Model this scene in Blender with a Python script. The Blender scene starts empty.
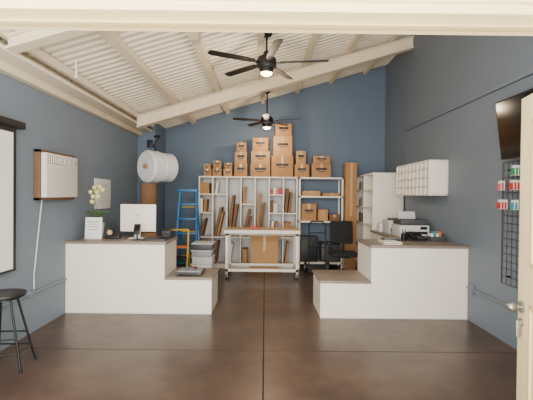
import bpy, bmesh, math, random
from mathutils import Matrix, Vector, Euler
random.seed(7)
R=math.radians
# ------------------------------------------------------------ materials
def lin(c):
    return tuple((v/12.92 if v<=0.04045 else ((v+0.055)/1.055)**2.4) for v in [k/255 for k in c])
def mat(name,rgb,rough=0.6,metal=0.0,var=0.06,scale=6,bump=0.0,bscale=60,emit=0,coat=0):
    m=bpy.data.materials.new(name); m.use_nodes=True
    nt=m.node_tree; b=nt.nodes['Principled BSDF']
    c=lin(rgb)
    b.inputs['Roughness'].default_value=rough; b.inputs['Metallic'].default_value=metal
    if coat: b.inputs['Coat Weight'].default_value=coat
    tc=nt.nodes.new('ShaderNodeTexCoord')
    n=nt.nodes.new('ShaderNodeTexNoise'); n.inputs['Scale'].default_value=scale; n.inputs['Detail'].default_value=5
    nt.links.new(tc.outputs['Object'],n.inputs['Vector'])
    r=nt.nodes.new('ShaderNodeValToRGB')
    r.color_ramp.elements[0].position=0.3; r.color_ramp.elements[1].position=0.7
    r.color_ramp.elements[0].color=(*[max(0,v*(1-var)) for v in c],1)
    r.color_ramp.elements[1].color=(*[min(1,v*(1+var)) for v in c],1)
    nt.links.new(n.outputs['Fac'],r.inputs['Fac']); nt.links.new(r.outputs['Color'],b.inputs['Base Color'])
    if bump:
        n2=nt.nodes.new('ShaderNodeTexNoise'); n2.inputs['Scale'].default_value=bscale
        nt.links.new(tc.outputs['Object'],n2.inputs['Vector'])
        bp=nt.nodes.new('ShaderNodeBump'); bp.inputs['Strength'].default_value=bump; bp.inputs['Distance'].default_value=0.01
        nt.links.new(n2.outputs['Fac'],bp.inputs['Height']); nt.links.new(bp.outputs['Normal'],b.inputs['Normal'])
    if emit:
        b.inputs['Emission Color'].default_value=(*c,1); b.inputs['Emission Strength'].default_value=emit
    return m
M={}
M['wall']=mat('blue_wall_paint',(118,131,145),0.6,var=0.03,scale=1.5,bump=0.08,bscale=40)
M['wallB']=mat('blue_wall_paint_shaded',(98,115,134),0.7,var=0.03,scale=1.5,bump=0.08,bscale=40)  # same blue paint, dimmer light at the back put into the colour
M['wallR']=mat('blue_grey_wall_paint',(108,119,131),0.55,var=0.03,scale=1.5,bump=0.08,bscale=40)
M['white']=mat('white_laminate',(236,230,217),0.45,var=0.015)
M['ceil']=mat('ceiling_white_paint',(234,223,202),0.6,var=0.02)
M['beam']=mat('beam_cream_paint',(228,214,186),0.55,var=0.03)
M['cream']=mat('door_cream_paint',(244,226,176),0.5,var=0.04,scale=3)
M['creamd']=mat('door_stop_cream',(222,198,145),0.5,var=0.04,scale=3)
M['top']=mat('taupe_countertop',(134,120,108),0.4,var=0.10,scale=14)
M['toplight']=mat('maple_tabletop',(196,164,124),0.45,var=0.08,scale=8)
M['kraft']=mat('kraft_cardboard',(172,128,84),0.8,var=0.07,scale=10)
M['kraft2']=mat('kraft_cardboard_dark',(124,92,66),0.85,var=0.1,scale=10)
M['kraft3']=mat('kraft_cardboard_light',(186,144,96),0.8,var=0.06,scale=10)
M['tape']=mat('packing_tape',(200,164,112),0.25,var=0.03)
M['black']=mat('black_plastic',(20,20,22),0.5,var=0.1)
M['blackm']=mat('black_metal',(24,24,26),0.4,metal=0.3,var=0.1)
M['gloss']=mat('black_glass_screen',(8,9,12),0.12,var=0.1)
M['grey']=mat('grey_plastic',(150,152,156),0.5,var=0.04)
M['lgrey']=mat('light_grey_plastic',(206,206,206),0.5,var=0.03)
M['dgrey']=mat('dark_grey_plastic',(66,68,72),0.5,var=0.06)
M['fabric']=mat('black_chair_fabric',(30,31,34),0.9,var=0.15,scale=40,bump=0.3,bscale=120)
M['steel']=mat('brushed_steel',(150,148,142),0.35,metal=0.9,var=0.05)
M['paper']=mat('white_paper',(236,236,232),0.8,var=0.01)
M['screen']=mat('projection_fabric',(240,238,234),0.9,var=0.01)
M['acbeige']=mat('air_conditioner_beige',(222,218,206),0.5,var=0.03)
M['wood']=mat('brown_wood_frame',(112,80,56),0.6,var=0.15,scale=12)
M['bubble']=mat('bubble_wrap',(224,226,228),0.3,var=0.05,scale=20,bump=0.6,bscale=90)
M['blue']=mat('ladder_blue',(40,110,160),0.45,var=0.05)
M['yellow']=mat('yellow_plastic',(214,178,56),0.45,var=0.05)
M['orange']=mat('orange_plastic',(206,110,50),0.5,var=0.05)
M['red']=mat('red_plastic',(186,44,40),0.5,var=0.05)
M['green']=mat('green_print',(52,130,80),0.55,var=0.08)
M['leaf']=mat('orchid_leaf',(66,104,46),0.4,var=0.15,scale=15)
M['petal']=mat('orchid_petal',(236,228,130),0.5,var=0.03)
M['pink']=mat('pink_print',(206,90,110),0.5,var=0.05)
M['teal']=mat('teal_print',(60,140,150),0.5,var=0.05)
M['glow']=mat('warm_lamp_glass',(255,214,150),0.4,var=0.0,emit=14)
M['concrete']=mat('outside_concrete',(190,182,168),0.85,var=0.06,bump=0.2)
M['groove']=mat('floor_joint',(36,28,24),0.8,var=0.1)
# stained concrete floor
def floor_mat():
    m=bpy.data.materials.new('stained_concrete'); m.use_nodes=True
    nt=m.node_tree; b=nt.nodes['Principled BSDF']
    tc=nt.nodes.new('ShaderNodeTexCoord')
    n=nt.nodes.new('ShaderNodeTexNoise'); n.inputs['Scale'].default_value=1.6; n.inputs['Detail'].default_value=9; n.inputs['Roughness'].default_value=0.68
    nt.links.new(tc.outputs['Object'],n.inputs['Vector'])
    r=nt.nodes.new('ShaderNodeValToRGB')
    r.color_ramp.elements[0].position=0.32; r.color_ramp.elements[0].color=(*lin((62,48,40)),1)
    r.color_ramp.elements[1].position=0.70; r.color_ramp.elements[1].color=(*lin((98,78,64)),1)
    e=r.color_ramp.elements.new(0.5); e.color=(*lin((78,61,51)),1)
    nt.links.new(n.outputs['Fac'],r.inputs['Fac']); nt.links.new(r.outputs['Color'],b.inputs['Base Color'])
    n2=nt.nodes.new('ShaderNodeTexNoise'); n2.inputs['Scale'].default_value=5; n2.inputs['Detail'].default_value=6
    nt.links.new(tc.outputs['Object'],n2.inputs['Vector'])
    mr=nt.nodes.new('ShaderNodeMapRange'); mr.inputs[3].default_value=0.24; mr.inputs[4].default_value=0.42
    nt.links.new(n2.outputs['Fac'],mr.inputs[0]); nt.links.new(mr.outputs[0],b.inputs['Roughness'])
    bp=nt.nodes.new('ShaderNodeBump'); bp.inputs['Strength'].default_value=0.08; bp.inputs['Distance'].default_value=0.01
    nt.links.new(n2.outputs['Fac'],bp.inputs['Height']); nt.links.new(bp.outputs['Normal'],b.inputs['Normal'])
    return m
M['floor']=floor_mat()
# ------------------------------------------------------------ mesh builder
class B:
    def __init__(s,name): s.name=name; s.bm=bmesh.new(); s.mats=[]
    def mi(s,k):
        if k not in s.mats: s.mats.append(k)
        return s.mats.index(k)
    def _merge(s,t,k,mx=None):
        if mx is not None: bmesh.ops.transform(t,matrix=mx,verts=t.verts)
        i=s.mi(k)
        for f in t.faces: f.material_index=i; f.smooth=True
        me=bpy.data.meshes.new('t'); t.to_mesh(me); t.free(); s.bm.from_mesh(me); bpy.data.meshes.remove(me)
    def box(s,x0,x1,y0,y1,z0,z1,k,bev=0.0,mx=None):
        t=bmesh.new(); bmesh.ops.create_cube(t,size=1)
        bmesh.ops.transform(t,matrix=Matrix.Translation(((x0+x1)/2,(y0+y1)/2,(z0+z1)/2))@Matrix.Diagonal((abs(x1-x0),abs(y1-y0),abs(z1-z0),1)),verts=t.verts)
        if bev: bmesh.ops.bevel(t,geom=list(t.edges),offset=bev,segments=2,affect='EDGES',profile=0.6)
        s._merge(t,k,mx); return s
    def rbox(s,c,size,rot,k,bev=0.0):
        h=[v/2 for v in size]
        return s.box(-h[0],h[0],-h[1],h[1],-h[2],h[2],k,bev,Matrix.Translation(c)@Euler(rot).to_matrix().to_4x4())
    def hexa(s,p,k):
        t=bmesh.new(); v=[t.verts.new(q) for q in p]
        for f in ((0,3,2,1),(4,5,6,7),(0,1,5,4),(1,2,6,5),(2,3,7,6),(3,0,4,7)): t.faces.new([v[i] for i in f])
        bmesh.ops.recalc_face_normals(t,faces=t.faces); s._merge(t,k); return s
    def cyl(s,p0,p1,r,k,r2=None,seg=20,bev=0):
        p0=Vector(p0);p1=Vector(p1);d=p1-p0
        t=bmesh.new(); bmesh.ops.create_cone(t,cap_ends=True,segments=seg,radius1=r,radius2=r if r2 is None else r2,depth=d.length)
        if bev:
            ed=[e for e in t.edges if len(e.link_faces)==2 and any(len(f.verts)>4 for f in e.link_faces)]
            bmesh.ops.bevel(t,geom=ed,offset=bev,segments=3,affect='EDGES',profile=0.5)
        q=d.to_track_quat('Z','Y').to_matrix().to_4x4()
        s._merge(t,k,Matrix.Translation((p0+p1)/2)@q); return s
    def tube(s,pts,r,k,seg=10):
        for a,b in zip(pts[:-1],pts[1:]): s.cyl(a,b,r,k,seg=seg)
        for p in pts[1:-1]: s.ball(p,(r,r,r),k,sub=1)
        return s
    def ball(s,c,rad,k,sub=2,rot=(0,0,0)):
        t=bmesh.new(); bmesh.ops.create_icosphere(t,subdivisions=sub,radius=1)
        s._merge(t,k,Matrix.Translation(c)@Euler(rot).to_matrix().to_4x4()@Matrix.Diagonal((*rad,1))); return s
    def lathe(s,c,prof,k,seg=28,mx=None):
        t=bmesh.new(); rings=[]
        for r,z in prof:
            rings.append([t.verts.new((max(r,1e-4)*math.cos(2*math.pi*i/seg),max(r,1e-4)*math.sin(2*math.pi*i/seg),z)) for i in range(seg)])
        for a,b in zip(rings[:-1],rings[1:]):
            for i in range(seg): t.faces.new((a[i],a[(i+1)%seg],b[(i+1)%seg],b[i]))
        bmesh.ops.recalc_face_normals(t,faces=t.faces)
        s._merge(t,k,Matrix.Translation(c)@(mx if mx is not None else Matrix.Identity(4))); return s
    def done(s):
        vs=s.bm.verts; xs=[v.co.x for v in vs];ys=[v.co.y for v in vs];zs=[v.co.z for v in vs]
        o=Vector(((min(xs)+max(xs))/2,(min(ys)+max(ys))/2,min(zs)))
        bmesh.ops.translate(s.bm,vec=-o,verts=vs)
        me=bpy.data.meshes.new(s.name); s.bm.to_mesh(me); s.bm.free()
        for k in s.mats: me.materials.append(M[k])
        me.set_sharp_from_angle(angle=R(32))
        ob=bpy.data.objects.new(s.name,me); ob.location=o
        bpy.context.scene.collection.objects.link(ob); return ob
zc=lambda x:3.55+0.3*x
Y0,Y1,YF=1.20,1.33,8.60
# ------------------------------------------------------------ room shell
f=B('floor')
f.box(-2.65,2.72,Y0,8.75,-0.14,-0.006,'groove')
xs=[(-2.65,-0.006),(0.006,2.72)]; ysl=[(Y0,3.833),(3.847,6.4),(6.41,8.75)]
for a in xs:
    for b in ysl: f.box(a[0],a[1],b[0],b[1],-0.03,0.0,'floor')
f.done()
B('ground_outside').box(-5,5,-5,Y0,-0.14,-0.01,'concrete').done()
B('wall_left').box(-2.65,-2.49,Y1,7.8,0,zc(-2.49),'wall').box(-2.65,-2.15,7.8,YF,0,zc(-2.49),'wallB').hexa([(-2.49,7.8,2.8),(-2.15,7.8,2.8),(-2.15,YF,2.8),(-2.49,YF,2.8),(-2.49,7.8,zc(-2.49)),(-2.15,7.8,zc(-2.15)),(-2.15,YF,zc(-2.15)),(-2.49,YF,zc(-2.49))],'wallB').done()
w=B('wall_right')
w.box(2.50,2.70,Y1,7.14,0,zc(2.5),'wallR'); w.box(2.56,2.70,7.14,YF,0,zc(2.5),'wallR')
w.done()
B('trim_1').box(2.47,2.50,Y1,7.14,2.66,2.72,'wallR',0.004).done()
def prism(b,x0,x1,y0,y1,z0,k,dz=0):
    b.hexa([(x0,y0,z0),(x1,y0,z0),(x1,y1,z0),(x0,y1,z0),(x0,y0,zc(x0)+dz),(x1,y0,zc(x1)+dz),(x1,y1,zc(x1)+dz),(x0,y1,zc(x0)+dz)],k)
w=B('wall_back'); prism(w,-2.65,2.70,YF,8.75,0,'wallB'); w.done()
# front wall with doorway, plus an unseen clerestory added for fill light
XL,XR,ZH=-2.2,1.20,2.04
w=B('wall_front')
w.box(-2.65,XL,Y0,Y1,0,2.3,'wall'); w.box(XR,2.70,Y0,Y1,0,2.3,'wall'); w.box(XL,XR,Y0,Y1,ZH+0.03,2.3,'wall')
w.box(-2.65,-2.3,Y0,Y1,2.3,zc(-2.65),'wall'); prism(w,2.3,2.70,Y0,Y1,2.3,'wall'); prism(w,-2.3,2.3,Y0,Y1,2.78,'wall',dz=0)
w.done()
w=B('added_fill_window')  # unseen window frame, added to carry the interior fill light
w.box(-2.3,2.3,Y0+.03,Y1-.03,2.3,2.34,'white').box(-2.3,2.3,Y0+.03,Y1-.03,2.74,2.78,'white')
for x in (-2.3,-1.15,0,1.11,2.26): w.box(x,x+.04,Y0+.03,Y1-.03,2.34,2.74,'white')
w.done()
d=B('door_frame_header')
d.box(XL,XR,Y0-.02,Y1+.005,ZH,ZH+.028,'cream'); d.box(XL-.09,XR+.09,Y0-.035,Y0,ZH+.028,ZH+.16,'cream',0.004)
d.box(XL,XR,Y0+.045,Y0+.085,ZH-.010,ZH,'creamd',0.003)
for a,b in ((XL-.09,XL),(XR,XR+.09)): d.box(a,b,Y0-.035,Y0,0,ZH+.028,'cream',0.004)
d.done()
# ceiling: corrugated deck + unseen roof slab added to block light
c=B('ceiling'); t=bmesh.new(); pitch=0.13; y=Y0; prof=[]
while y<8.74:
    prof+= [(y,0.0),(y+.05,0.0),(y+.065,-0.024),(y+.115,-0.024)]; y+=pitch
A=[];C=[]
for yy,dz in prof:
    A.append(t.verts.new((-2.64,yy,zc(-2.64)+dz+.03))); C.append(t.verts.new((2.70,yy,zc(2.70)+dz+.03)))
for i in range(len(prof)-1): t.faces.new((A[i],A[i+1],C[i+1],C[i]))
c._merge(t,'ceil')
c.hexa([(-2.66,Y0-.4,zc(-2.66)+.05),(2.72,Y0-.4,zc(2.72)+.05),(2.72,8.76,zc(2.72)+.05),(-2.66,8.76,zc(-2.66)+.05)]+[(-2.66,Y0-.4,zc(-2.66)+.12),(2.72,Y0-.4,zc(2.72)+.12),(2.72,8.76,zc(2.72)+.12),(-2.66,8.76,zc(-2.66)+.12)],'ceil')
c.done()
def slopebeam(name,x0,x1,y0,y1,dt,db,k,extra=False):
    b=B(name)
    def seg(a,bb,d0,d1,ya,yb):
        b.hexa([(a,ya,zc(a)-d1),(bb,ya,zc(bb)-d1),(bb,yb,zc(bb)-d1),(a,yb,zc(a)-d1),(a,ya,zc(a)-d0),(bb,ya,zc(bb)-d0),(bb,yb,zc(bb)-d0),(a,yb,zc(a)-d0)],k)
    seg(x0,x1,dt,db,y0,y1)
    if extra:
        seg(x0,x1,db,db+.02,y0-.04,y1+.04); seg(x0,x1,dt,dt+.02,y0-.04,y1+.04)
    return b.done()
slopebeam('ceiling_rafter',-2.2,2.50,6.85,6.93,.06,.24,'beam',True)
slopebeam('ceiling_rafter',-2.2,2.50,3.42,3.48,.06,.16,'beam',True)
for x in (-1.54,-.81,-.07,.66,1.39,2.12):
    slopebeam('ceiling_purlin',x-.04,x+.04,Y1,YF,-.002,.07,'beam')
e=B('eave_beam')
e.box(-2.489,-2.20,Y1,7.8,2.70,2.735,'ceil',.004); e.box(-2.37,-2.32,Y1,7.8,2.735,zc(-2.37)-.01,'ceil'); e.box(-2.22,-2.17,Y1,7.8,2.80,zc(-2.22)-.005,'ceil')
e.box(-2.489,-2.40,Y1,7.8,2.62,2.70,'beam',.004)
e.done()
B('sprinkler_pipe').tube([(-2.06,4.35,zc(-2.06)),(-2.06,4.35,2.76)],.010,'white').cyl((-2.06,4.35,2.745),(-2.06,4.35,2.76),.022,'white').done()
# wall conduits
B('electrical_conduit').cyl((-2.472,2.0,.43),(-2.472,4.98,.43),.013,'wall').box(-2.489,-2.455,4.2,4.26,.40,.46,'wall').box(-2.489,-2.455,3.0,3.06,.40,.46,'wall').done()
B('electrical_conduit').cyl((2.482,2.0,.40),(2.482,4.86,.40),.013,'wallR').box(2.462,2.499,4.72,4.82,.34,.46,'wallR',.004).box(2.462,2.499,3.0,3.06,.37,.43,'wallR').done()
# ------------------------------------------------------------ ceiling fans
def fan(x,y,zb,span,a0):
    b=B('ceiling_fan'); zt=zc(x)
    b.lathe((x,y,zt-.09),[(0.0,0),(.03,0),(.065,.03),(.075,.10)],'blackm')
    b.cyl((x,y,zb+.1),(x,y,zt-.05),.013,'blackm')
    b.lathe((x,y,zb-.06),[(.0,.20),(.035,.20),(.05,.15),(.10,.13),(.125,.09),(.125,.02),(.10,-.01),(.0,-.01)],'black')
    b.lathe((x,y,zb-.11),[(.085,.05),(.085,.0),(.075,-.015),(0,-.02)],'black')
    b.lathe((x,y,zb-.135),[(0,-.03),(.04,-.025),(.07,-.005),(.075,.012),(.0,.013)],'glow')
    L=span/2
    for i in range(5):
        a=R(a0+72*i)
        mx=Matrix.Translation((x,y,zb))@Matrix.Rotation(a,4,'Z')@Matrix.Rotation(R(9),4,'X')
        t=bmesh.new(); o=[(.17,-.038),(.30,-.05),(L-.06,-.055),(L-.015,-.048),(L,-.025),(L,.025),(L-.015,.045),(L-.06,.05),(.3,.048),(.17,.038)]
        up=[t.verts.new((p,q,.005)) for p,q in o]; dn=[t.verts.new((p,q,-.005)) for p,q in o]
        t.faces.new(up); t.faces.new(dn[::-1])
        for j in range(len(o)): t.faces.new((up[j],dn[j],dn[(j+1)%len(o)],up[(j+1)%len(o)]))
        bmesh.ops.recalc_face_normals(t,faces=t.faces)
        b._merge(t,'black',mx); b.box(.08,.24,-.022,.022,-.014,-.004,'blackm',0,mx)
    b.done()
    l=bpy.data.lights.new('fan_lamp_light','POINT'); l.energy=26; l.color=(1,.78,.52); l.shadow_soft_size=.07
    lo=bpy.data.objects.new('fan_lamp_light',l); lo.location=(x,y,zb-.26); bpy.context.scene.collection.objects.link(lo)
fan(0.0,5.0,3.15,1.53,208)
fan(0.02,7.75,2.94,1.34,196)
# ------------------------------------------------------------ counters
c=B('reception_counter')
c.box(-2.488,-1.25,5.0,5.66,0,.87,'white'); c.box(-2.488,-1.235,4.985,5.68,.87,.90,'top',.004)
c.box(-1.25,-.66,5.0,5.66,0,.43,'white'); c.box(-1.25,-.645,4.985,5.68,.43,.46,'top',.004)
c.box(-2.488,-.665,4.994,5.0,.0,.012,'lgrey')
c.done()
c=B('reception_counter')
c.box(1.31,2.498,4.885,5.6,0,.87,'white'); c.box(1.295,2.498,4.87,5.6,.87,.90,'top',.004)
c.box(.69,1.31,4.885,5.6,0,.43,'white'); c.box(.675,1.31,4.87,5.62,.43,.46,'top',.004)
c.box(1.9,2.498,5.6,7.1,0,.87,'white'); c.box(1.88,2.498,5.6,7.12,.87,.90,'top')
c.box(.695,2.498,4.879,4.885,0,.012,'lgrey')
c.done()
# ------------------------------------------------------------ left wall items
p=B('projection_screen')
p.box(-2.487,-2.40,2.0,4.02,2.13,2.20,'black',.012); p.box(-2.445,-2.44,2.08,3.88,.76,2.13,'screen')
p.box(-2.446,-2.437,3.88,3.92,.76,2.13,'black'); p.box(-2.446,-2.437,2.04,2.08,.76,2.13,'black')
p.box(-2.446,-2.437,2.08,3.88,2.08,2.13,'black'); p.cyl((-2.442,2.04,.75),(-2.442,3.92,.75),.012,'black'); p.done()
a=B('air_conditioner')
y0,y1,z0,z1=4.30,5.08,1.42,1.97
for bx in ((y0,y1,z1-.03,z1),(y0,y1,z0,z0+.03),(y0,y0+.03,z0,z1),(y1-.03,y1,z0,z1)): a.box(-2.488,-2.42,bx[0],bx[1],bx[2],bx[3],'wood',.003)
a.box(-2.488,-2.365,y0+.03,y1-.03,z0+.03,z1-.03,'acbeige',.012)
for i in range(9): a.box(-2.366,-2.361,y0+.06,y1-.06,z0+.06+i*.034,z0+.066+i*.034,'lgrey')
a.box(-2.366,-2.361,y0+.06,y1-.30,z1-.145,z1-.065,'grey')
for i in range(10): a.rbox((-2.36,y0+.08+i*.04,z1-.105),(.008,.005,.07),(0,0,.5),'acbeige')
a.box(-2.366,-2.360,y1-.26,y1-.07,z1-.145,z1-.065,'lgrey'); a.cyl((-2.366,y1-.12,z1-.105),(-2.346,y1-.12,z1-.105),.018,'grey')
a.done()
B('power_cord').tube([(-2.478,4.45,1.44),(-2.476,4.42,1.3),(-2.478,4.36,.95),(-2.478,4.30,.62),(-2.478,4.30,.46)],.007,'lgrey').done()
n=B('notice_sheet'); n.box(-2.487,-2.478,5.82,6.42,1.27,1.72,'paper',.002)
for i in range(9): n.box(-2.479,-2.4765,5.9,6.34-(i%3)*.08,1.64-i*.035,1.645-i*.035,'grey')
n.done()
# orchid
o=B('potted_orchid'); ox,oy=-2.30,5.42
o.lathe((ox,oy,.90),[(0,0),(.09,0),(.10,.01),(.12,.20),(.105,.20),(.10,.17),(0,.17)],'white',seg=24)
o.lathe((ox,oy,1.06),[(.10,0),(0,.03)],'leaf',seg=10)
for i,(an,ln) in enumerate(((10,.2),(60,.16),(120,.14),(180,.13),(240,.15),(310,.19))):
    an=R(an)
    for j in range(7):
        s=j/7; o.ball((ox+math.cos(an)*ln*s,oy+math.sin(an)*ln*s,1.09+.16*math.sin(s*2.2)),(.036-.003*j,.034-.004*j,.010),'leaf',1,(0,-.4,an))
st=[(ox,oy,1.08),(ox-.01,oy,1.25),(ox-.02,oy,1.42),(ox+.0,oy-.01,1.54),(ox+.05,oy-.02,1.60),(ox+.09,oy-.03,1.57)]
o.tube(st,.006,'leaf',6)
st2=[(ox,oy,1.08),(ox+.02,oy,1.26),(ox+.0,oy,1.40),(ox-.05,oy,1.5)]; o.tube(st2,.005,'leaf',6)
for (fx,fz) in ((-.02,1.46),(.03,1.52),(-.05,1.52),(.07,1.59),(.0,1.58),(.11,1.55),(-.03,1.39),(.05,1.46)):
    for q in range(5):
        an=R(90+72*q); o.ball((ox+fx+.016*math.cos(an),oy-.035,fz+.016*math.sin(an)),(.017,.005,.012),'petal',1,(0,-an,0))
    o.ball((ox+fx,oy-.042,fz),(.006,.008,.006),'yellow',1)
o.done()
k=B('sign_holder'); k.box(-2.37,-2.15,5.24,5.32,.90,.908,'lgrey',.002); k.rbox((-2.26,5.28,1.045),(.22,.008,.28),(-.08,0,0),'paper',.002)
for i in range(6): k.rbox((-2.26,5.265+i*.0026,1.13-i*.035),(.16-.03*(i%2),.003,.008),(-.08,0,0),'grey')
k.done()
m=B('computer_monitor')
m.box(-1.96,-1.48,5.42,5.455,.99,1.36,'white',.01); m.box(-1.95,-1.49,5.455,5.46,1.01,1.35,'gloss'); m.box(-1.73,-1.71,5.415,5.42,1.2,1.23,'grey',0)
m.box(-1.76,-1.68,5.40,5.42,.91,1.1,'lgrey'); m.box(-1.82,-1.62,5.33,5.50,.90,.912,'lgrey',.004); m.done()
k=B('tape_dispenser'); k.box(-2.12,-1.93,5.30,5.37,.90,.935,'black',.006); k.cyl((-2.06,5.315,.985),(-2.06,5.355,.985),.05,'black'); k.cyl((-2.06,5.31,.985),(-2.06,5.36,.985),.034,'tape'); k.box(-1.96,-1.93,5.31,5.36,.93,.97,'black',.003); k.done()
k=B('card_reader'); k.box(-1.70,-1.62,5.15,5.25,.90,.912,'black',.003); k.cyl((-1.66,5.2,.91),(-1.66,5.2,1.0),.01,'black'); k.rbox((-1.66,5.19,1.04),(.08,.02,.14),(-.4,0,0),'black',.005); k.rbox((-1.66,5.179,1.06),(.06,.003,.07),(-.4,0,0),'gloss'); k.done()
k=B('computer_keyboard'); k.box(-1.58,-1.27,5.10,5.26,.90,.92,'dgrey',.004)
for i in range(12):
    for j in range(5): k.box(-1.57+i*.024,-1.55+i*.024,5.115+j*.027,5.137+j*.027,.92,.927,'black')
k.done()
k=B('wire_basket')
for z in (.905,.96,1.02): k.tube([(-1.42,5.40,z),(-1.27,5.40,z),(-1.27,5.56,z),(-1.42,5.56,z),(-1.42,5.40,z)],.004,'blackm',6)
for i in range(6):
    x=-1.42+.03*i; k.cyl((x,5.40,.902),(x,5.40,1.02),.003,'blackm',seg=6); k.cyl((x,5.56,.902),(x,5.56,1.02),.003,'blackm',seg=6); k.cyl((x,5.40,.905),(x,5.56,.905),.003,'blackm',seg=6)
k.box(-1.40,-1.29,5.43,5.53,.91,1.0,'dgrey',.004); k.done()
# scale on the low step
k=B('shipping_scale'); k.box(-1.13,-.80,5.06,5.42,.475,.505,'dgrey',.008); k.box(-1.12,-.81,5.10,5.41,.505,.515,'grey',.004); k.box(-1.08,-.85,5.052,5.062,.482,.499,'gloss')
for x in (-1.10,-.83):
    for y in (5.10,5.38): k.cyl((x,y,.46),(x,y,.476),.015,'black')
k.box(-1.04,-.90,5.22,5.36,.515,.535,'dgrey',.003); k.box(-1.03,-.99,5.24,5.34,.535,.54,'teal'); k.box(-.97,-.93,5.24,5.34,.535,.54,'red'); k.done()
# bubble wrap & kraft roll
b=B('kraft_paper_roll'); b.cyl((-1.97,6.75,0),(-1.97,6.75,.85),.14,'kraft',seg=32,bev=.004); b.cyl((-1.97,6.75,.85),(-1.97,6.75,1.68),.135,'kraft2',seg=32,bev=.004); b.cyl((-1.97,6.75,1.68),(-1.97,6.75,1.685),.04,'black'); b.done()
b=B('bubble_wrap_roll'); ax=Vector((.62,.78,0)).normalized(); cc=Vector((-1.85,6.76,1.688+.27))
def roll(c0,c1,r):
    mx=(c1-c0).to_track_quat('Z','Y').to_matrix().to_4x4(); L=(c1-c0).length
    b.lathe(c0,[(.04,0.02),(.05,0),(r*.5,-.004),(r*.52,.002),(r*.75,-.002),(r*.77,.002),(r-.03,0),(r,.03),(r-.004,L*.25),(r,L*.5),(r-.005,L*.75),(r,L-.03),(r-.03,L),(.05,L),(.04,L-.02)],'bubble',seg=40,mx=mx)
roll(cc-ax*.20,cc+ax*.03,.27); roll(cc+ax*.038,cc+ax*.30,.25)
b.cyl(cc-ax*.23,cc+ax*.34,.038,'kraft'); b.done()
k=B('hanging_hose'); k.tube([(-2.05,7.785,2.62),(-2.12,7.77,2.55),(-2.16,7.76,2.44),(-2.12,7.74,2.33),(-2.02,7.70,2.27),(-1.98,7.72,2.2),(-2.06,7.75,2.1)],.014,'black')
k.box(-2.3,-2.19,7.76,7.799,2.40,2.55,'black',.01); k.cyl((-2.17,7.798,2.62),(-2.05,7.76,2.62),.02,'black'); k.done()
# stepladder
k=B('stepladder')
lx0,lx1,yb,yt,H=-1.64,-1.22,7.15,7.45,1.58
for x0,x1 in ((lx0,lx0+.06),(lx1,lx1-.06)):
    k.tube([(x0,yb,.0),(x1,yt,H)],.026,'blue',8); k.tube([(x0,yb+.65,.0),(x1,yt+.05,H-.03)],.016,'blue',8)
    k.cyl((x0,yb,0),(x0,yb,.04),.03,'black')
for i in range(1,6):
    s=i/6; k.box(lx0+.06*s,lx1-.06*s,yb+(yt-yb)*s-.035,yb+(yt-yb)*s+.045,H*s-.016,H*s+.016,'blue',.003)
for s in (.2,.5,.8): k.cyl((lx0+.06*s,yb+.65-(.3)*s,H*s),(lx1-.06*s,yb+.65-.3*s,H*s),.012,'yellow')
k.box(lx0+.03,lx1-.03,yt-.06,yt+.10,H-.03,H+.02,'blue',.006); k.done()
k=B('step_stool')
for x in (-1.60,-1.29):
    k.tube([(x,6.55,0),(x+.0,6.72,.62),(x,6.76,.90)],.015,'yellow'); k.tube([(x,6.98,0),(x,6.76,.60)],.012,'yellow')
k.tube([(-1.60,6.76,.90),(-1.29,6.76,.90)],.015,'yellow'); 
for z,y in ((.22,6.62),(.44,6.68)): k.box(-1.60,-1.29,y-.1,y+.08,z-.015,z+.015,'black',.004)
k.box(-1.59,-1.30,6.66,6.86,.60,.63,'orange',.004); k.done()
k=B('tote_stack')
for i in range(6):
    z=i*.115; k.box(-1.21+.01*(i%2),-.88+.01*(i%2),6.62,7.0,z,z+.10,('lgrey','grey','paper','lgrey','grey','dgrey')[i],.01); k.box(-1.225+.01*(i%2),-.865+.01*(i%2),6.605,7.015,z+.10,z+.115,'lgrey',.004)
k.done()
# ------------------------------------------------------------ back shelving
def carton(x0,x1,y0,y1,z0,z1,k='kraft',label=True,name='cardboard_box',rot=0):
    b=B(name); b.box(x0+.003,x1-.003,y0,y1,z0,z1-.001,k,.004); cx=(x0+x1)/2
    b.box(cx-.022,cx+.022,y0-.0012,y0+.001,z0+.5*(z1-z0),z1-.002,'tape'); b.box(cx-.022,cx+.022,y0,y1,z1-.002,z1,'tape')
    b.box(x0+.004,x1-.004,y0+(y1-y0)/2-.003,y0+(y1-y0)/2+.003,z1-.0015,z1,'kraft2')
    if label:
        w=(x1-x0)*.28; h=(z1-z0); zz=z0+h*.52
        b.box(cx-w,cx+w,y0-.003,y0+.001,zz,zz+min(.05,h*.2),'black')
        b.box(cx-w*.6,cx+w*.6,y0-.003,y0+.001,zz-.035,zz-.02,'black')
    ob=b.done(); ob.rotation_euler=(0,0,R(rot))
ZT=1.88
s=B('cubby_shelf'); sy0,sy1=8.17,8.59
X0,X1=-1.36,.66; cols=7
s.box(X0,X1,sy0,sy1,ZT-.03,ZT,'white',.002); s.box(X0,X1,sy0,sy1,0.0,.08,'white'); s.box(X0,X1,sy1-.012,sy1,.08,ZT-.03,'lgrey')
cw=(X1-X0)/cols
for i in range(cols+1):
    x=X0+cw*i; x=min(max(x,X0+.012),X1-.012); s.box(x-.013,x+.013,sy0,sy1-.012,.08,ZT-.03,'white',.002)
levels={0:(.62,1.12,1.5),1:(.62,1.5),2:(.62,),3:(.62,1.3),4:(.62,),5:(.62,1.12,1.5),6:(.62,1.12)}
for i in range(cols):
    for z in levels[i]: s.box(X0+cw*i+.013,X0+cw*(i+1)-.013,sy0+.005,sy1-.012,z,z+.022,'white')
s.done()
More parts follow.
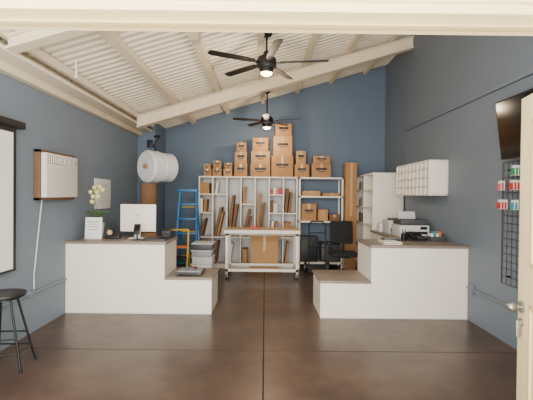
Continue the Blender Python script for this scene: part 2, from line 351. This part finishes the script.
fl=[(0,.085,[(.03,.03,.40,.02,'kraft2'),(.08,.04,.45,.03,'kraft')]),(0,.643,[(.03,.04,.36,.08,'kraft2')]),(0,1.143,[(.03,.05,.28,.0,'paper'),(.10,.05,.26,.02,'kraft')]),(0,1.523,[(.03,.18,.22,.0,'kraft')]),
(1,.085,[(.03,.04,.45,.05,'kraft2')]),(1,.643,[(.025,.05,.6,.12,'kraft2'),(.085,.035,.50,.10,'kraft')]),(1,1.523,[(.04,.04,.24,.04,'paper')]),
(2,.085,[(.03,.05,.42,.05,'paper')]),(2,.643,[(.025,.05,.85,.08,'kraft2'),(.085,.06,.66,.08,'kraft2')]),
(3,.085,[(.04,.1,.3,.0,'kraft')]),(3,.643,[(.025,.06,.56,.12,'kraft2'),(.10,.04,.40,.08,'kraft2')]),(3,1.323,[(.04,.04,.35,.02,'kraft')]),
(4,.085,[(.04,.04,.42,.05,'kraft2')]),(4,.643,[(.025,.04,.9,.06,'kraft'),(.08,.06,.70,.08,'kraft2')]),
(5,.085,[(.04,.1,.35,.0,'kraft2')]),(5,.643,[(.03,.05,.33,.03,'paper'),(.10,.05,.30,.04,'kraft')]),(5,1.143,[(.03,.04,.26,.02,'kraft2'),(.09,.08,.20,.0,'lgrey')]),
(6,.085,[(.04,.04,.45,.05,'kraft')]),(6,.643,[(.03,.14,.30,.0,'kraft')]),(6,1.143,[(.03,.05,.5,.04,'kraft2'),(.10,.05,.42,.04,'kraft2')])]
for bay,zb,its in fl:
    fb=B('flattened_box_bundle')
    for off,th,hh,lean,mk in its:
        xx=X0+cw*bay+off; a_,b_=sy0+.03,sy1-.03
        fb.hexa([(xx,a_,zb),(xx+th,a_,zb),(xx+th,b_,zb),(xx,b_,zb),(xx+lean,a_,zb+hh),(xx+th+lean,a_,zb+hh),(xx+th+lean,b_,zb+hh),(xx+lean,b_,zb+hh)],mk)
    fb.done()
k=B('packaging_supplies')
for i,cc in enumerate(('red','paper','pink','red')): k.box(X0+cw*5+.03+i*.058,X0+cw*5+.08+i*.058,sy0+.04,sy0+.2,1.523,1.61+(i%2)*.05,cc,.004)
k.done()
ct=[(-1.27,-1.11,0,.15),(-1.27,-1.12,.15,.25),(-1.09,-.90,0,.17),(-1.08,-.91,.17,.32),(-.86,-.68,0,.15),(-.85,-.69,.15,.28),(-.64,-.37,0,.26),(-.63,-.38,.26,.51),(-.61,-.40,.51,.70),
(-.31,.10,0,.26),(-.30,.09,.26,.52),(-.27,.06,.52,.80),(.12,.57,0,.43),(.16,.55,.43,.84),(.19,.53,.84,1.10),(.60,.90,0,.26),(.62,.82,.26,.54),(.95,1.35,0,.28),(.98,1.33,.28,.44)]
rt=[2,-5,0,4,-3,5,0,-3,6,0,2,-4,0,-2,4,-1,6,1,-4]
for i,q in enumerate(ct): carton(q[0],q[1],8.2+.01*(i%3),8.50,q[2]+ZT,q[3]+ZT,('kraft','kraft3','kraft')[i%3],rot=rt[i]*.5)
s=B('storage_shelf'); X0,X1=.69,1.60
for x in (X0,X1-.035):
    for y in (sy0,sy1-.035): s.box(x,x+.035,y,y+.035,0,ZT,'white',.002)
for z in (.10,.95,1.46,ZT-.035): s.box(X0,X1,sy0,sy1,z,z+.035,'white',.002)
s.done()
carton(.75,1.06,8.22,8.52,.985,1.34,'kraft'); carton(1.09,1.29,8.22,8.5,.985,1.22,'kraft3',False,rot=3); carton(1.33,1.54,8.24,8.5,.985,1.12,'kraft2',False)
carton(.76,1.14,8.22,8.52,1.495,1.60,'kraft3',False); carton(1.18,1.54,8.22,8.52,1.495,1.56,'kraft',False)
k=B('storage_bin'); k.box(.74,1.10,8.22,8.54,.135,.62,'black',.02); k.box(.73,1.11,8.21,8.55,.62,.65,'dgrey',.008); k.box(.87,.97,8.205,8.22,.50,.56,'dgrey',.004); k.done()
k=B('storage_bin'); k.box(1.17,1.53,8.22,8.54,.135,.50,'dgrey',.02); k.box(1.16,1.54,8.21,8.55,.50,.53,'black',.008); k.box(1.3,1.4,8.205,8.22,.40,.45,'black',.004); k.done()
carton(1.63,1.86,8.10,8.40,0,2.18,'kraft',False,'tall_cardboard_box')
k=B('hand_truck'); hx=-.42
for x in (1.28+hx,1.60+hx): k.tube([(x,7.72,.12),(x,7.78,.92)],.014,'blackm')
k.tube([(1.28+hx,7.78,.92),(1.33+hx,7.79,1.0),(1.55+hx,7.79,1.0),(1.60+hx,7.78,.92)],.014,'blackm')
for z in (.25,.5,.78): k.cyl((1.28+hx,7.73+.02*z,z),(1.60+hx,7.73+.02*z,z),.010,'blackm')
k.box(1.24+hx,1.64+hx,7.48,7.72,.005,.02,'blackm')
k.box(1.27+hx,1.61+hx,7.70,7.73,.02,.16,'blackm')
for x in (1.22+hx,1.66+hx): k.cyl((x-.02,7.80,.11),(x+.02,7.80,.11),.11,'black',bev=.01); k.cyl((x-.022,7.80,.11),(x+.022,7.80,.11),.05,'lgrey')
k.cyl((1.22+hx,7.80,.11),(1.66+hx,7.80,.11),.01,'steel'); k.done()
# office chair behind right counter
k=B('office_chair'); cx,cy=1.42,7.15
for i in range(5):
    a=R(72*i+18); ex,ey=cx+.27*math.cos(a),cy+.27*math.sin(a)
    k.cyl((cx,cy,.12),(ex,ey,.085),.02,'black',r2=.014); k.cyl((ex-.02,ey,.03),(ex+.02,ey,.03),.03,'black'); k.cyl((ex,ey,.05),(ex,ey,.09),.009,'blackm')
k.cyl((cx,cy,.08),(cx,cy,.20),.032,'black'); k.cyl((cx,cy,.2),(cx,cy,.42),.018,'steel'); k.box(cx-.1,cx+.1,cy-.1,cy+.1,.40,.43,'black',.005)
k.box(cx-.23,cx+.23,cy-.22,cy+.22,.43,.50,'fabric',.03)
k.box(cx-.03,cx+.03,cy+.2,cy+.26,.41,.72,'black',.008); k.rbox((cx,cy+.235,.83),(.42,.06,.42),(-.08,0,0),'fabric',.028)
for sx_ in (-1,1): k.tube([(cx+sx_*.2,cy+.05,.42),(cx+sx_*.27,cy+.05,.46),(cx+sx_*.27,cy+.05,.64)],.012,'black'); k.box(cx+sx_*.27-.03,cx+sx_*.27+.03,cy-.1,cy+.14,.64,.67,'black',.01)
k.done()
# shelf along right wall
s=B('bookcase'); x0,x1,y0,y1=1.94,2.50,7.2,8.55
s.box(x0,x1,y0,y0+.025,0,1.90,'white',.002); s.box(x0,x1,y1-.025,y1,0,1.90,'white'); s.box(x0,x1,y0,y1,1.90,1.93,'white',.003); s.box(x1-.015,x1,y0,y1,0,1.9,'lgrey')
for z in (.08,.5,.95,1.27,1.6): s.box(x0,x1-.015,y0+.025,y1-.025,z,z+.025,'white')
s.box(x0,x1,7.87,7.895,0,1.9,'white'); s.done()
for z in (.978,1.298,1.628):
    k=B('book_row'); yy=7.93
    while yy<8.45:
        th=random.uniform(.03,.07); k.box(1.99,2.3,yy,yy+th-.003,z,z+random.uniform(.14,.23),random.choice(('kraft','kraft2','paper','teal','dgrey','lgrey'))); yy+=th
    k.done()
# mail sorter
s=B('mail_sorter_cabinet'); x0,x1,y0,y1,z0,z1=2.23,2.498,5.45,6.8,1.52,2.01
s.box(x0,x1,y0,y0+.018,z0,z1,'white',.002); s.box(x0,x1,y1-.018,y1,z0,z1,'white'); s.box(x0,x1,y0,y1,z1-.018,z1,'white'); s.box(x0,x1,y0,y1,z0,z0+.018,'white'); s.box(x1-.01,x1,y0,y1,z0,z1,'lgrey')
n=9
for i in range(1,n): yy=y0+(y1-y0)*i/n; s.box(x0+.003,x1-.01,yy-.006,yy+.006,z0+.018,z1-.018,'white')
for i in range(1,4): zz=z0+(z1-z0)*i/4; s.box(x0+.004,x1-.01,y0+.018,y1-.018,zz-.006,zz+.006,'white')
for i in range(n):
    for j in range(4):
        yy=y0+(y1-y0)*i/n; zz=z0+(z1-z0)*j/4
        s.box(x0+.02,x0+.03,yy+.012,yy+(y1-y0)/n-.012,zz+.010,zz+.108,'white')
        s.box(x0-.001,x0+.004,yy+.05,yy+(y1-y0)/n-.05,zz+.003,zz+.012,'grey')
s.done()
# counter machines
k=B('label_printer'); k.box(1.98,2.26,6.35,6.72,.90,1.12,'lgrey',.02); k.box(2.0,2.24,6.34,6.37,.93,1.0,'black',.005); k.box(2.02,2.22,6.38,6.6,1.12,1.15,'dgrey',.008); k.box(2.03,2.2,6.25,6.36,.91,.918,'paper'); k.done()
k=B('office_printer'); k.box(1.98,2.42,5.85,6.25,.90,1.08,'lgrey',.02); k.box(2.0,2.40,5.87,6.24,1.08,1.16,'dgrey',.02); k.box(2.02,2.38,5.835,5.86,.94,.99,'black'); k.box(2.05,2.35,5.70,5.86,.945,.953,'paper'); k.rbox((2.2,6.2,1.21),(.26,.012,.12),(-.3,0,0),'lgrey'); k.box(2.28,2.38,5.845,5.86,1.02,1.06,'gloss'); k.done()
k=B('desk_phone'); k.hexa([(1.98,5.38,.90),(2.18,5.38,.90),(2.18,5.58,.90),(1.98,5.58,.90),(1.98,5.38,.92),(2.18,5.38,.92),(2.18,5.58,.98),(1.98,5.58,.98)],'black'); k.rbox((2.02,5.48,.975),(.045,.2,.03),(.29,0,0),'black',.01); k.rbox((2.12,5.53,.975),(.09,.06,.006),(.29,0,0),'gloss')
for i in range(3):
    for j in range(4): k.rbox((2.09+i*.028,5.41+j*.024,.937+j*.007),(.02,.016,.01),(.29,0,0),'dgrey')
k.done()
k=B('supply_caddy'); k.box(2.25,2.45,5.40,5.56,.90,.96,'dgrey',.006)
for i,cc in enumerate(('paper','teal','paper','orange','dgrey')): k.box(2.265+i*.036,2.293+i*.036,5.42,5.54,.96,1.0+(i%2)*.03,cc,.003)
k.done()
k=B('pen_cup'); k.lathe((1.90,5.45,.90),[(0,0),(.035,0),(.038,.10),(.034,.10),(.03,.01),(0,.01)],'blackm',seg=20)
for i,cc in enumerate(('red','blue','yellow','black')): k.cyl((1.90-.012+i*.008,5.45+(i%2)*.015-.01,.91),(1.90-.025+i*.017,5.45+(i%2)*.02-.01,1.06),.004,cc,seg=8)
k.done()
k=B('postal_scale'); k.box(1.62,1.82,5.35,5.55,.90,.925,'dgrey',.005); k.box(1.63,1.81,5.37,5.54,.925,.932,'steel',.002); k.box(1.66,1.78,5.346,5.352,.905,.92,'gloss'); k.done()
carton(1.96,2.12,6.80,7.0,.90,1.04,'paper',False,'mailer_box'); carton(2.16,2.38,6.80,7.02,.90,1.10,'kraft3',False,'mailer_box')
k=B('paper_stack'); 
for i in range(3): k.rbox((1.60,5.10,.906+i*.010),(.22,.28,.009),(0,0,.05*(i%3-1)),('paper','kraft3','paper')[i])
k.done()
# ------------------------------------------------------------ work table
k=B('work_table'); x0,x1,y0,y1=-.70,.61,7.12,7.75
k.box(x0-.02,x1+.02,y0-.02,y1+.02,.845,.88,'toplight',.004); k.box(x0-.021,x1+.021,y0-.022,y0-.018,.815,.876,'white'); 
for x in (x0,x1-.05):
    for y in (y0,y1-.05): 
        k.box(x,x+.05,y,y+.05,.13,.845,'white',.003)
        cx,cy=x+.025,y+.025; k.cyl((cx-.014,cy,.045),(cx+.014,cy,.045),.045,'dgrey'); k.box(cx-.022,cx+.022,cy-.02,cy+.02,.085,.13,'steel'); k.box(cx-.022,cx-.016,cy-.015,cy+.015,.03,.09,'steel'); k.box(cx+.016,cx+.022,cy-.015,cy+.015,.03,.09,'steel')
k.box(x0,x1,y0+.005,y0+.045,.13,.18,'white',.003); k.box(x0,x1,y1-.045,y1-.005,.13,.18,'white',.003); k.box(x0,x1,y1-.045,y1-.005,.72,.80,'white',.003)
for x in (x0,x1-.05): k.box(x,x+.05,y0,y1,.13,.18,'white',.003); k.box(x,x+.05,y0,y1,.77,.845,'white',.003)
k.done()
k=B('tape_gun'); k.cyl((-.22,7.22,.92),(-.22,7.26,.92),.038,'red'); k.rbox((-.17,7.24,.915),(.12,.03,.03),(0,.3,0),'red',.004); k.box(-.24,-.2,7.21,7.27,.88,.89,'black'); k.done()
carton(-.28,.27,7.82,8.12,0,.80,'kraft3',False,'large_cardboard_box')
# ------------------------------------------------------------ right wall items
k=B('television'); mx=Matrix.Translation((2.36,3.51,2.17))@Euler((0,R(-7),0)).to_matrix().to_4x4()
k.box(-.02,.02,-.52,.52,-.29,.29,'black',.006,mx); k.box(-.0215,-.018,-.505,.505,-.275,.275,'gloss',0,mx)
k.box(.02,.045,-.3,.3,-.15,.15,'dgrey',.01,mx); k.cyl((2.39,3.51,2.15),(2.49,3.51,2.15),.025,'blackm'); k.box(2.475,2.499,3.36,3.66,2.0,2.3,'blackm'); k.done()
k=B('gridwall_panel')
gy0,gy1,gz0,gz1=3.48,4.12,.62,1.86
for i in range(9): y=gy0+(gy1-gy0)*i/8; k.cyl((2.455,y,gz0),(2.455,y,gz1),.0035 if 0<i<8 else .007,'blackm',seg=6)
for i in range(17): z=gz0+(gz1-gz0)*i/16; k.cyl((2.462,gy0,z),(2.462,gy1,z),.0035,'blackm',seg=6)
for y in (gy0+.08,gy1-.08):
    for z in (gz0+.08,gz1-.08): k.cyl((2.455,y,z),(2.499,y,z),.01,'blackm')
k.done()
k=B('hanging_packages')
for (y,z,cc,w_) in ((3.80,1.80,'green',3),(3.62,1.78,'paper',2),(4.02,1.66,'pink',2),(3.82,1.66,'red',3),(3.64,1.64,'red',2),(4.02,1.47,'red',3),(3.80,1.47,'teal',2),(3.62,1.48,'green',2)):
    k.cyl((2.45,y,z),(2.34,y,z),.003,'steel',seg=6); k.cyl((2.34,y,z),(2.335,y,z+.02),.003,'steel',seg=6)
    for q in range(w_):
        x=2.36+q*.03
        k.box(x,x+.004,y-.032,y+.032,z-.085,z+.010,'paper'); k.box(x-.012,x+.002,y-.026,y+.026,z-.08,z-.015,cc,.003)
k.done()
# door leaf (swung inward) with lock set
h=Vector((1.215,1.36)); e=Vector((1.385,2.17)); dv=(e-h); L=dv.length; an=math.atan2(dv.y,dv.x)
mx=Matrix.Translation((h.x,h.y,0))@Matrix.Rotation(an,4,'Z')
k=B('door_1'); k.box(0,L,-.045,0,.012,2.035,'cream',.003,mx)
for za,zb in ((.2,.95),(1.15,1.9)):
    for q in ((.15,L-.15,za,za+.02),(.15,L-.15,zb-.02,zb),(.15,.17,za,zb),(L-.17,L-.15,za,zb)): k.box(q[0],q[1],-.002,.008,q[2],q[3],'creamd',.002,mx)
def P(a,b,c): return tuple(mx@Vector((a,b,c)))
for z,r in ((.92,.03),(.84,.02)):
    k.cyl(P(L-.06,0,z),P(L-.06,.012,z),r,'steel'); 
k.cyl(P(L-.06,.01,.92),P(L-.06,.05,.92),.012,'steel'); k.ball(P(L-.06,.055,.92),(.026,.026,.024),'steel',3)
k.box(L-.068,L-.052,.01,.03,.76,.85,'steel',.003,mx)
k.box(L-.001,L+.002,-.035,-.01,.84,.96,'steel',0,mx)
k.done()
# stool
k=B('bar_stool'); sx,sy,sz=-2.22,3.42,.645
k.cyl((sx,sy,sz-.035),(sx,sy,sz),.165,'black',seg=36,bev=.012); k.cyl((sx,sy,sz-.05),(sx,sy,sz-.035),.13,'blackm',seg=24)
lg=[(-.10,-.20),(.20,-.10),(.16,.18),(-.16,.16)]
tops=[(-.05,-.08),(.08,-.05),(.06,.07),(-.07,.06)]
tp=[Vector((sx+a,sy+b,sz-.045)) for a,b in tops]; bt=[Vector((sx+a,sy+b,.0)) for a,b in lg]
for a,b_ in zip(tp,bt): k.cyl(a,b_,.010,'blackm'); k.cyl(b_,b_+Vector((0,0,.02)),.014,'black')
for f_ in (.55,.75):
    q=[a.lerp(b_,f_) for a,b_ in zip(tp,bt)]
    for i in range(4):
        if f_==.55 and i%2: continue
        k.cyl(q[i],q[(i+1)%4],.007,'blackm')
k.done()
# ------------------------------------------------------------ lights
def area(name,loc,rot,sx_,sy_,e,col):
    l=bpy.data.lights.new(name,'AREA'); l.shape='RECTANGLE'; l.size=sx_; l.size_y=sy_; l.energy=e; l.color=col
    o=bpy.data.objects.new(name,l); o.location=loc; o.rotation_euler=rot; bpy.context.scene.collection.objects.link(o)
area('daylight_doorway',(-.6,-.9,1.7),(R(84),0,R(-6)),3.4,2.3,360,(1,.955,.885))
area('clerestory_fill',(0,1.40,2.54),(R(84),0,0),4.4,.42,120,(1,.95,.89))  # added fill light for the interior, set at the invented clerestory
area('ground_bounce_light',(-.4,.6,.15),(R(140),0,0),3.0,1.2,100,(1,.91,.78))
w=bpy.data.worlds.new('sky'); bpy.context.scene.world=w; w.use_nodes=True
w.node_tree.nodes['Background'].inputs[0].default_value=(.94,.96,1,1); w.node_tree.nodes['Background'].inputs[1].default_value=1.1
# ------------------------------------------------------------ camera
cd=bpy.data.cameras.new('camera'); cd.sensor_width=36; cd.lens=27.0; cd.clip_start=.02
co=bpy.data.objects.new('camera',cd); bpy.context.scene.collection.objects.link(co)
co.matrix_world=Matrix.Translation((0,0,1.5))@Matrix.Rotation(R(-.2),4,'Z')@Matrix.Rotation(R(90-.68),4,'X')@Matrix.Rotation(R(.6),4,'Z')
bpy.context.scene.camera=co
